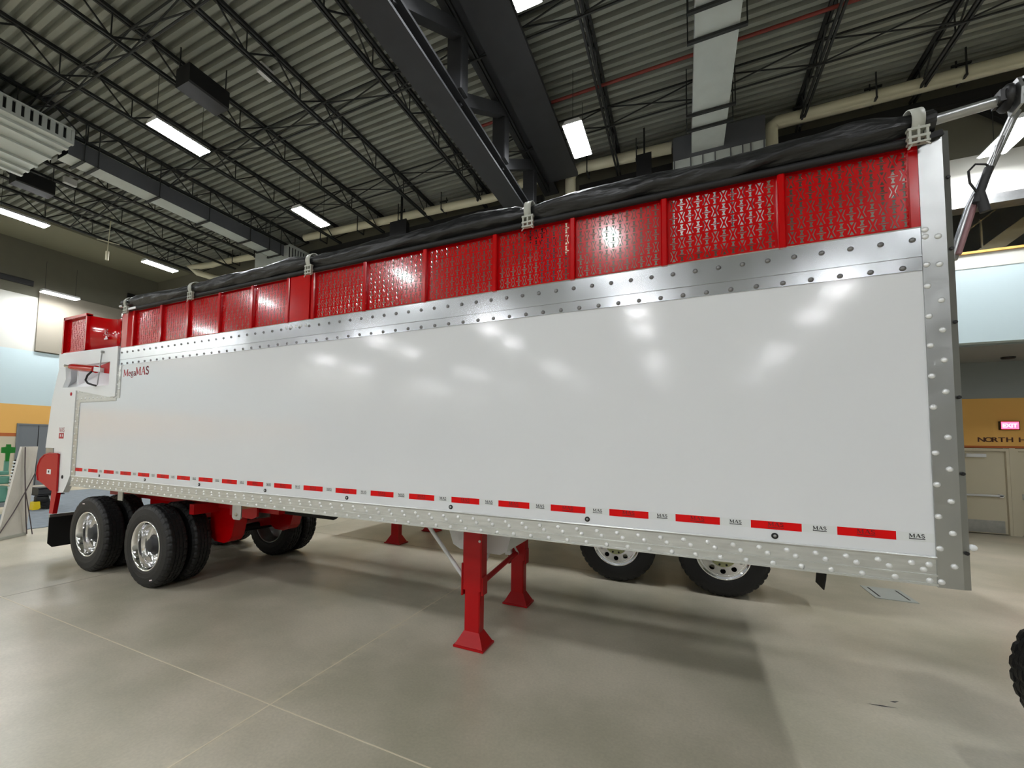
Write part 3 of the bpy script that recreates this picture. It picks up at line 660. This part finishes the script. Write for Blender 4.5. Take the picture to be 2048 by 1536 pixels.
part('white_lettering', MB().box(-9.28,-9.12,.125,.127,3.62,3.645).box(-9.28,-9.24,.125,.127,3.645,3.675).box(-9.19,-9.14,.125,.127,3.645,3.675), 'print_white', rb)
rbx = inst('rear_board', bnar, T, (-9.835,.022,3.73), scale=(.67/.62,1,1.06))
part('board_frame', MB().box(-10.21,-10.17,-.03,.06,3.43,4.04).box(-9.50,-9.46,-.02,.06,3.43,4.03).box(-10.21,-9.46,-.03,.06,4.0,4.045).box(-10.21,-9.46,-.02,.06,3.42,3.45), 'red', T)
part('tail_board', MB().box(-10.2,-10.17,.02,W-.02,3.44,4.04), 'red', T)
# white rear frame round the recess with the cylinder
fr = part('rear_frame', MB().prism([(-8.46,3.42),(-8.46,2.66),(-8.66,2.66),(-8.66,3.20),(-10.27,3.20),(-10.29,3.44)], 'y', -.025, .06)
    .prism([(-8.66,2.66),(-8.66,2.84),(-10.20,2.86),(-10.25,2.84),(-10.25,1.30),(-10.03,1.14),(-9.85,1.15),(-9.75,1.28),(-9.66,1.43),(-9.66,2.80)], 'y', -.02, .06), 'white', T)
part('recess_panel', MB().add([(-8.66,.04,3.2),(-10.2,.04,3.2),(-10.2,.5,3.3),(-8.66,.5,3.3),(-8.66,.04,2.84),(-10.2,.04,2.86),(-9.9,.35,3.12),(-8.66,.35,3.12)], [(4,5,6,7),(7,6,2,3),(5,1,2,6),(4,7,3,0)]), 'white', T)
part('recess_gusset', MB().prism([(-10.27,3.2),(-10.06,3.2),(-10.02,3.0),(-10.12,2.86),(-10.25,2.84)], 'y', -.018, .05), 'white', T)
part('tail_gate', MB().prism([(-10.29,3.20),(-10.13,3.20),(-10.20,1.86),(-10.58,1.86),(-10.47,2.67)], 'y', -.012, .03).box(-10.55,-10.25,.1,W-.1,1.4,3.3), 'white', T)
part('gate_hinge', MB().box(-10.54,-10.28,-.02,.03,1.76,1.86), 'grey_steel', T)
cyl = part('hydraulic_cylinder', MB().tube([(-9.76,-.06,3.185),(-9.66,-.06,3.172),(-8.98,-.06,3.095)], [.045,.058,.058], 14), 'red', T)
part('cylinder_rod', MB().tube([(-9.98,-.05,3.215),(-9.76,-.06,3.185)], .025, 10), 'chrome', cyl)
part('cylinder_clevis', MB().bar((-8.98,-.06,3.095),(-8.86,-.03,3.08),.07,.07), 'white', cyl)
part('hydraulic_hose', MB().tube([(-9.0,-.10,3.06),(-9.10,-.11,3.0),(-9.15,-.11,2.93),(-9.10,-.10,2.88),(-8.98,-.09,2.85),(-8.9,-.08,2.835)], .014, 8), 'rubber', cyl)
part('release_rod', MB().tube([(-8.855,-.05,3.36),(-8.885,-.07,2.845)], .009, 6).lathe([(.0003,-.03),(.02,-.03),(.02,.02)], (-8.855,-.03,3.36), 10, 'y'), 'grey_steel', T)
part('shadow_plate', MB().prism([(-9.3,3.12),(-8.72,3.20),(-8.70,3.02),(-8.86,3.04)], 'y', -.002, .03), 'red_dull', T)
for x, z in ((-9.80,2.745),(-9.90,1.40)): part('side_lamp', MB().lathe([(.0003,-.03),(.02,-.03),(.03,-.024),(.03,-.01)], (x,0,z), 14, 'y'), 'print_red' if z > 2 else 'rubber', T)
part('frame_decal', lettering('MAS', .075, lambda p,q:(-10.11+p*.85,-.0225,2.125+q)), 'print_red', fr)
part('frame_decal', MB().box(-10.11,-9.95,-.0225,-.021,2.09,2.11).box(-10.11,-9.95,-.0225,-.021,2.02,2.05).box(-10.11,-10.08,-.0225,-.021,2.05,2.09).box(-10.04,-10.01,-.0225,-.021,2.05,2.09).box(-9.98,-9.95,-.0225,-.021,2.05,2.09), 'print_red', fr)
# red tail guard with its leg
tg = part('tail_guard', MB().prism([(-10.02,1.77),(-10.30,1.775),(-10.48,1.745),(-10.62,1.67),(-10.70,1.55),(-10.715,1.42),(-10.66,1.31),(-10.44,1.25),(-10.20,1.17),(-10.0,1.16)], 'y', -.05, -.026), 'red_dull', T)
part('guard_edge', MB().tube([(-10.02,-.05,1.77),(-10.30,-.05,1.775),(-10.48,-.05,1.745),(-10.62,-.05,1.67),(-10.70,-.05,1.55),(-10.715,-.05,1.42),(-10.66,-.05,1.31)], .012, 6), 'red_dull', tg)
part('guard_label', MB().box(-10.36,-10.22,-.053,-.0505,1.43,1.51), 'white', tg); part('guard_label', MB().box(-10.31,-10.27,-.055,-.053,1.455,1.49), 'print_black', tg)
for y in (0, W): part('bumper_leg', MB().prism([(-10.02,1.2),(-10.2,1.2),(-10.24,.79),(-10.12,.79)], 'y', y-.03, y+.03), 'red_dull', T)
# mud flap and its bar
part('mud_flap', MB().prism([(.04,.70),(.74,.70),(.74,.27),(.68,.20),(.10,.20),(.04,.27)], 'x', -10.42, -10.40), 'rubber', T)
part('flap_bar', MB().box(-10.43,-10.39,.04,.95,.70,.75).box(-10.43,-9.9,.9,.95,.70,.75), 'grey_steel', T)
part('mud_flap', MB().prism([(W-.74,.70),(W-.04,.70),(W-.04,.27),(W-.10,.20),(W-.68,.20),(W-.74,.27)], 'x', -10.42, -10.40), 'rubber', T)

# ---- running gear
def tyre_mesh(name, R=.564, ri=.335, wd=.275, n=144):
    h = wd
    prof = [(ri,.012),(ri+.03,.0),(ri+.09,-.006),(R-.06,.002),(R-.02,.02),(R-.004,.04),(R,.05),(R,.085),(R-.014,.087),(R-.014,.097),(R,.099),(R,.132),(R-.014,.134),(R-.014,.142),(R,.144),(R,.178),(R-.014,.18),(R-.014,.19),(R,.192),(R,h-.05),(R-.004,h-.04),(R-.02,h-.02),(R-.06,h-.002),(ri+.09,h+.006),(ri+.03,h),(ri,h-.012)]
    def rm(j, k):
        if j in (4,5,6,7,18,19,20,21): return -.012 if (k % 4) == 0 else 0
        if j in (10,11,14,15): return -.009 if (k % 4) == 2 else 0
        return 0
    return MB().lathe(prof, (0,0,0), n, 'y', False, rm).mesh(name, M['tyre'], (0,0,0))
TY = tyre_mesh('tyre')
for p in TY.polygons: p.use_smooth = False
RIM = MB().lathe([(.336,.03),(.340,.012),(.334,.004),(.322,.006),(.312,.03),(.300,.05),(.292,.12),(.282,.17),(.262,.195),(.235,.20),(.16,.20),(.15,.19),(.148,.13),(.14,.122)], (0,0,0), 56, 'y').mesh('rim', M['chrome'], (0,0,0))
mb = MB().lathe([(.14,.122),(.12,.115),(.10,.10),(.09,.065),(.06,.055),(.0003,.053)], (0,0,0), 30, 'y')
HUB = mb.mesh('hub_cap', M['steel_dark'], (0,0,0))
mb = MB()
for k in range(10): q = 2*math.pi*k/10; mb.lathe([(.0003,-.035),(.012,-.035),(.016,-.02),(.016,0)], (.195*math.cos(q),.20,.195*math.sin(q)), 8, 'y')
LUG = mb.mesh('lug_nuts', M['chrome'], (0,0,0))
RIMB = MB().lathe([(.336,.03),(.335,.005),(.322,.008),(.30,.05),(.285,.2),(.25,.21),(.10,.21),(.0003,.21)], (0,0,0), 40, 'y').mesh('rim', M['grey_steel'], (0,0,0))
lbl = MB().box(-.03,.03,-.007,-.004,-.008,.008).mesh('tyre_sticker', M['print_white'], (0,0,0))
for ax, (x, st) in enumerate(((-7.513, -65), (-9.082, 105))):
    for side, ys, flip in ((0,(.0,.335),False),(1,(W,W-.335),True)):
        for j, y in enumerate(ys):
            t = inst('tyre', TY, T, (x,y,.566), rot=(0,random.random()*.0,math.pi if flip else 0))
            if j == 0:
                r = raw('rim', RIM, t); h = raw('hub_cap', HUB, t); g = raw('lug_nuts', LUG, t); g['kind'] = 'stuff'
                if not flip:
                    a = math.radians(st); s_ = raw('tyre_sticker', lbl, t, (.47*math.cos(a), 0, .47*math.sin(a))); s_.rotation_euler = (0, -a+math.pi/2+.2, 0)
            else: raw('rim', RIMB, t).rotation_euler = (0,0,math.pi); t.children[0].location = (0,.275,0)
    part('axle', MB().tube([(x,.2,.566),(x,W-.2,.566)], .065, 14), 'black', T)
    for y in (.78, W-.78):
        part('suspension_hanger', MB().prism([(x+.36,1.28),(x+.36,.70),(x+.40,.61),(x+.48,.565),(x+.68,.555),(x+.78,.59),(x+.84,.66),(x+.94,1.05),(x+.94,1.28)], 'y', y-.10, y+.10), 'red', T)
        part('trailing_arm', MB().bar((x+.6,y,.72),(x-.35,y,.56),.10,.13), 'red_dull', T)
        part('air_spring', MB().lathe([(.0003,.62),(.10,.62),(.13,.66),(.145,.72),(.13,.78),(.145,.86),(.15,.95),(.13,1.05),(.10,1.12)], (x-.40,y,0), 24, 'z'), 'rubber', T)
for y in (.70, W-.70): part('frame_rail', MB().box(-9.9,-5.7,y-.05,y+.05,1.06,1.30), 'red_dull', T)
part('side_skirt_plate', MB().prism([(-6.55,1.28),(-6.0,1.28),(-6.0,1.02),(-6.1,.98),(-6.55,1.0)], 'y', .55, .58), 'red_dull', T)
part('cross_member', MB().box(-6.1,-5.98,.3,W-.3,1.15,1.30), 'amber', T)
part('cross_member', MB().box(-7.05,-6.95,.3,W-.3,1.0,1.14), 'red_dull', T)
part('hanging_tab', MB().prism([(-5.755,1.27),(-5.755,1.115),(-5.73,1.09),(-5.625,1.09),(-5.60,1.115),(-5.60,1.27)], 'y', .02, .035), 'grey_steel', T)
part('hanging_tab', MB().box(-8.35,-8.22,.04,.055,1.13,1.27), 'grey_steel', T)
part('tab_bolt', MB().lathe([(.0003,-.012),(.018,-.012),(.022,0)], (-5.68,.02,1.15), 10, 'y'), 'joint_dark', T)
part('air_tank', MB().tube([(-5.3,1.2,1.1),(-5.25,1.2,1.1),(-6.5,1.2,1.1),(-6.55,1.2,1.1)], [.1,.15,.15,.1], 18), 'black', T)
# hopper box between the landing legs
part('coupler_box', MB().prism([(-3.35,1.3),(-3.21,.91),(-3.12,.865),(-2.64,.855),(-2.56,.90),(-2.46,1.3)], 'y', .92, 1.75), 'white', T)
# landing legs
for y, s in ((.635, 1), (1.965, -1)):
    x = -2.80
    lg = part('landing_leg', MB().cbox(x-.105,x+.105,y-.075,y+.075,.56,1.30,.012), 'red_dull', T)
    part('leg_inner', MB().cbox(x-.085,x+.085,y-.06,y+.06,.12,.60,.01), 'red_dull', lg)
    part('leg_plate', MB().cbox(x-.118,x-.10,y-.08,y+.08,.50,.82,.01).cbox(x+.10,x+.118,y-.06,y+.06,.52,.70,.008), 'red_dull', lg)
    mb = MB(); a, b = .085, .06; A, B = .155, .13
    mb.add([(x-a,y-b,.15),(x+a,y-b,.15),(x+a,y+b,.15),(x-a,y+b,.15),(x-A,y-B,.022),(x+A,y-B,.022),(x+A,y+B,.022),(x-A,y+B,.022)], [(0,1,5,4),(1,2,6,5),(2,3,7,6),(3,0,4,7)])
    mb.box(x-A-.01,x+A+.01,y-B-.01,y+B+.01,.004,.024)
    part('leg_foot', mb, 'red_dull', lg)
    part('leg_bolt', MB().lathe([(.0003,-.008),(.012,-.008),(.014,0)], (x+.085,y-.077,1.06), 8, 'y').lathe([(.0003,-.008),(.012,-.008),(.014,0)], (x+.085,y-.077,1.16), 8, 'y'), 'rivet', lg)
    part('leg_brace', MB().tube([(x-.10,y,.60),(x-.13,y,.66),(-3.42,y-.02,1.22)], [.034,.022,.022], 10), 'white', T)
    part('leg_brace', MB().tube([(x,1.3 if s > 0 else 1.35,1.1),(x+.02,y+.04*s,.62)], .012, 8), 'white', T)
part('leg_cross_shaft', MB().tube([(-2.80,.70,.56),(-2.80,1.9,.66)], .03, 10), 'red_dull', T)
part('leg_gearbox', MB().cbox(-2.95,-2.86,1.85,1.95,.62,.74,.01), 'white', T)

# ================================================================== THE TRAILER BEHIND
B = thing('dump_trailer', 'second trailer parked behind, only wheels, legs and flap showing below the first', 'trailer', (-3,4.8,0))
part('trailer_body', MB().box(-8.2,.85,3.56,6.1,1.25,3.2), 'white', B)
part('bottom_rail', MB().box(-8.2,.85,3.52,3.56,1.2,1.38), 'alu_rail', B)
mb = MB(); hol = []
for k in range(10): q = 2*math.pi*(k+.5)/10; hol.append([(.225*math.cos(q)+.034*math.cos(a), .225*math.sin(q)+.034*math.sin(a)) for a in [2*math.pi*i/12 for i in range(12)]])
outer = [(.275*math.cos(2*math.pi*i/40), .275*math.sin(2*math.pi*i/40)) for i in range(40)]
inner = [(.165*math.cos(2*math.pi*i/30), .165*math.sin(2*math.pi*i/30)) for i in range(30)]
mb.holed(outer, [inner]+hol, lambda p,q:(p,.035,q))
mb.lathe([(.336,.03),(.340,.012),(.332,.002),(.318,.008),(.306,.03),(.296,.034),(.286,.03),(.275,.035)], (0,0,0), 50, 'y')
RIM2 = mb.mesh('rim', M['chrome'], (0,0,0))
mb = MB().lathe([(.168,.05),(.165,.02),(.155,.012),(.12,.012),(.11,-.02),(.09,-.03),(.0003,-.032)], (0,0,0), 32, 'y')
HUB2 = mb.mesh('hub_cap', M['hub_green'], (0,0,0))
mb = MB()
for k in range(10): q = 2*math.pi*k/10; mb.lathe([(.0003,-.012),(.013,-.012),(.016,.012)], (.138*math.cos(q),.012,.138*math.sin(q)), 8, 'y')
LUG2 = mb.mesh('lug_nuts', M['black'], (0,0,0))
for x in (-1.80,-.39):
    for y, flip in ((3.5,False),(6.1,True),(3.84,False)):
        t = inst('tyre', TY, B, (x,y,.566), rot=(0,0,math.pi if flip else 0))
        if y != 3.84: raw('rim', RIM2, t); raw('hub_cap', HUB2, t); raw('lug_nuts', LUG2, t)['kind'] = 'stuff'
    part('axle', MB().tube([(x,3.9,.566),(x,5.9,.566)], .06, 10), 'black', B)
for y in (3.95,5.35):
    x = -6.15
    lg = part('landing_leg', MB().cbox(x-.09,x+.09,y-.07,y+.07,.14,1.25,.01), 'red_dull', B)
    part('leg_foot', MB().add([(x-.09,y-.07,.16),(x+.09,y-.07,.16),(x+.09,y+.07,.16),(x-.09,y+.07,.16),(x-.17,y-.14,.02),(x+.17,y-.14,.02),(x+.17,y+.14,.02),(x-.17,y+.14,.02)], [(0,1,5,4),(1,2,6,5),(2,3,7,6),(3,0,4,7)]).box(x-.19,x+.19,y-.15,y+.15,.004,.022), 'red_dull', lg)
mb = MB(); vs = []; 
for i in range(8):
    z = 1.2-.95*i/7; x = .66+.10*math.sin(i*.35); vs += [(x,3.6,z),(x+.012,3.6,z),(x+.012,4.25-.04*i,z),(x,4.25-.04*i,z)]
mb.add(vs, [q for i in range(7) for q in ((i*4,i*4+1,i*4+5,i*4+4),(i*4+1,i*4+2,i*4+6,i*4+5),(i*4+2,i*4+3,i*4+7,i*4+6),(i*4+3,i*4,i*4+4,i*4+7))] + [(28,29,30,31),(3,2,1,0)])
part('mud_flap', mb, 'rubber', B)

# ================================================================== LOOSE THINGS
t = thing('truck_wheel', 'black truck tyre at the right edge of the photo on the concrete', 'wheel', (1.70,.70,0))
ty = inst('tyre', TY, t, (1.70,.70,.566)); raw('rim', RIM2, ty); raw('hub_cap', HUB2, ty)
t = thing('floor_hatch', 'pale square metal floor box cover in the concrete', 'cover', (1.7,4.8,0))
part('cover_plate', MB().cbox(1.50,1.95,4.50,5.10,.0016,.010,.004), 'duct', t)
part('cover_slot', MB().box(1.56,1.58,4.58,5.02,.010,.012).box(1.87,1.89,4.58,5.02,.010,.012), 'steel_dark', t)
for i, (x, y, a, l) in enumerate(((.55,1.22,.15,.10),(.66,1.34,.5,.04))):
    c, s_ = math.cos(a), math.sin(a)
    part('rubber_scuff', MB().add([(x-c*l,y-s_*l,.0011),(x-c*l*.2+s_*.012,y-s_*l*.2-c*.012,.0011),(x+c*l,y+s_*l,.0011),(x-s_*.008,y+c*.008,.0011)], [(0,1,2,3)]), 'steel_dark', fl)
# grey carpet of the far booth
solo('booth_carpet', MB().box(-16.85,-13.85,.95,8.5,.002,.012).box(-22,-16.85,2.0,8.5,.002,.012), 'carpet', 'grey carpet square of the far booth behind the trailer tail', 'carpet')
# leaning board with crossed cords
t = thing('leaning_board', 'tall whitewashed board leaning at the left edge with crossed dark cords', 'board', (-13.1,.5,0))
vs = [(-12.90,.20,0.004),(-13.17,.70,.004),(-13.62,.95,1.83),(-13.40,.62,1.83)]
vs2 = [(x-.04,y-.02,z) for x,y,z in vs]
part('board_face', MB().add(vs+vs2, [(0,1,2,3),(7,6,5,4),(0,4,5,1),(1,5,6,2),(2,6,7,3),(3,7,4,0)]), 'board', t)
part('board_edge', MB().bar((-12.89,.20,.03),(-13.16,.70,.03),.03,.05), 'strap', t)
part('cord', MB().tube([(-13.37,.66,1.82),(-13.32,.66,1.4),(-13.22,.66,.95),(-13.13,.66,.5),(-13.12,.70,.03)], .011, 6), 'cord', t)
part('cord', MB().tube([(-13.42,.88,1.3),(-13.2,.66,.9),(-13.05,.45,.5),(-12.88,.22,.14)], .011, 6), 'cord', t)
part('cord', MB().tube([(-13.2,.66,.9),(-13.14,.72,.45),(-13.1,.78,.01)], .010, 6), 'cord', t)
# green machine with plus shaped bracket
t = thing('farm_implement', 'teal green machine with green plus shaped bracket and striped springs at left edge', 'machine', (-17,1.3,0))
part('machine_body', MB().cbox(-17.4,-17.0,-.2,1.58,.30,.72,.03).cbox(-17.3,-17.0,-.2,1.60,.78,.98,.03).cbox(-17.25,-17.0,-.2,1.58,1.02,1.12,.02), 'teal', t)
part('machine_skid', MB().cbox(-17.5,-16.95,-.2,1.6,.18,.30,.02), 'grey_steel', t)
part('machine_wheel', MB().lathe([(.05,-.1),(.17,-.1),(.19,-.05),(.19,.05),(.17,.1),(.05,.1)], (-17.2,1.1,.195), 20, 'x').lathe([(.05,-.1),(.17,-.1),(.19,-.05),(.19,.05),(.17,.1),(.05,.1)], (-17.2,.1,.195), 20, 'x'), 'rubber', t)
part('plus_bracket', MB().prism([(1.50,1.83),(1.58,1.83),(1.585,1.76),(1.67,1.75),(1.67,1.60),(1.575,1.59),(1.565,1.38),(1.50,1.38),(1.495,1.59),(1.41,1.60),(1.41,1.75),(1.495,1.76)], 'x', -17.06, -17.0), 'green', t)
part('bracket_post', MB().box(-17.08,-17.02,1.49,1.575,1.1,1.40), 'teal', t)
for i in range(9): part('spring_coil', MB().lathe([(.03,-.018),(.055,-.018),(.06,0),(.055,.018),(.03,.018)], (-16.95,1.68-.008*i,1.36-.085*i), 14, 'z'), 'white', t)
part('spring_core', MB().tube([(-16.95,1.685,1.42),(-16.95,1.61,.6)], .035, 8), 'black', t)
# small yellow and black loader behind the tail
t = thing('compact_loader', 'small black machine with a yellow foot and grey tray behind the red tail guard', 'machine', (-17.1,2.4,0))
part('tray', MB().cbox(-17.4,-17.0,2.20,2.75,.42,.60,.02).box(-17.42,-16.98,2.18,2.77,.60,.62).box(-17.42,-16.98,2.18,2.77,.40,.42), 'steel_dark', t)
part('engine', MB().lathe([(.0003,.16),(.14,.16),(.17,.22),(.17,.36),(.12,.42),(.0003,.42)], (-17.2,2.36,0), 18, 'z').cbox(-17.35,-17.05,2.3,2.56,.10,.3,.03), 'black', t)
part('bucket', MB().lathe([(.10,.14),(.13,.15),(.16,.38),(.14,.39)], (-17.15,2.58,0), 18, 'z'), 'white', t)
part('foot', MB().prism([(2.10,.02),(2.13,.22),(2.25,.24),(2.27,.06),(2.22,.02)], 'x', -17.3, -17.0), 'yellow', t)
part('base', MB().cbox(-17.35,-16.98,2.36,2.62,.014,.11,.02), 'black', t)

# mezzanine interior seen through the opening
t = thing('stair_flight', 'olive sloped stair beam with thin rails inside the mezzanine opening', 'stair', (5.0,10.2,4.5))
part('stair_stringer', MB().bar((4.2,10.2,5.6),(6.6,10.2,7.6),.12,.28), 'soffit', t)
part('stair_rail', MB().bar((4.0,10.1,6.2),(6.0,10.1,7.9),.03,.03), 'soffit', t)
part('rail_post', MB().bar((5.25,10.15,6.5),(5.25,10.15,7.3),.03,.03), 'soffit', t)
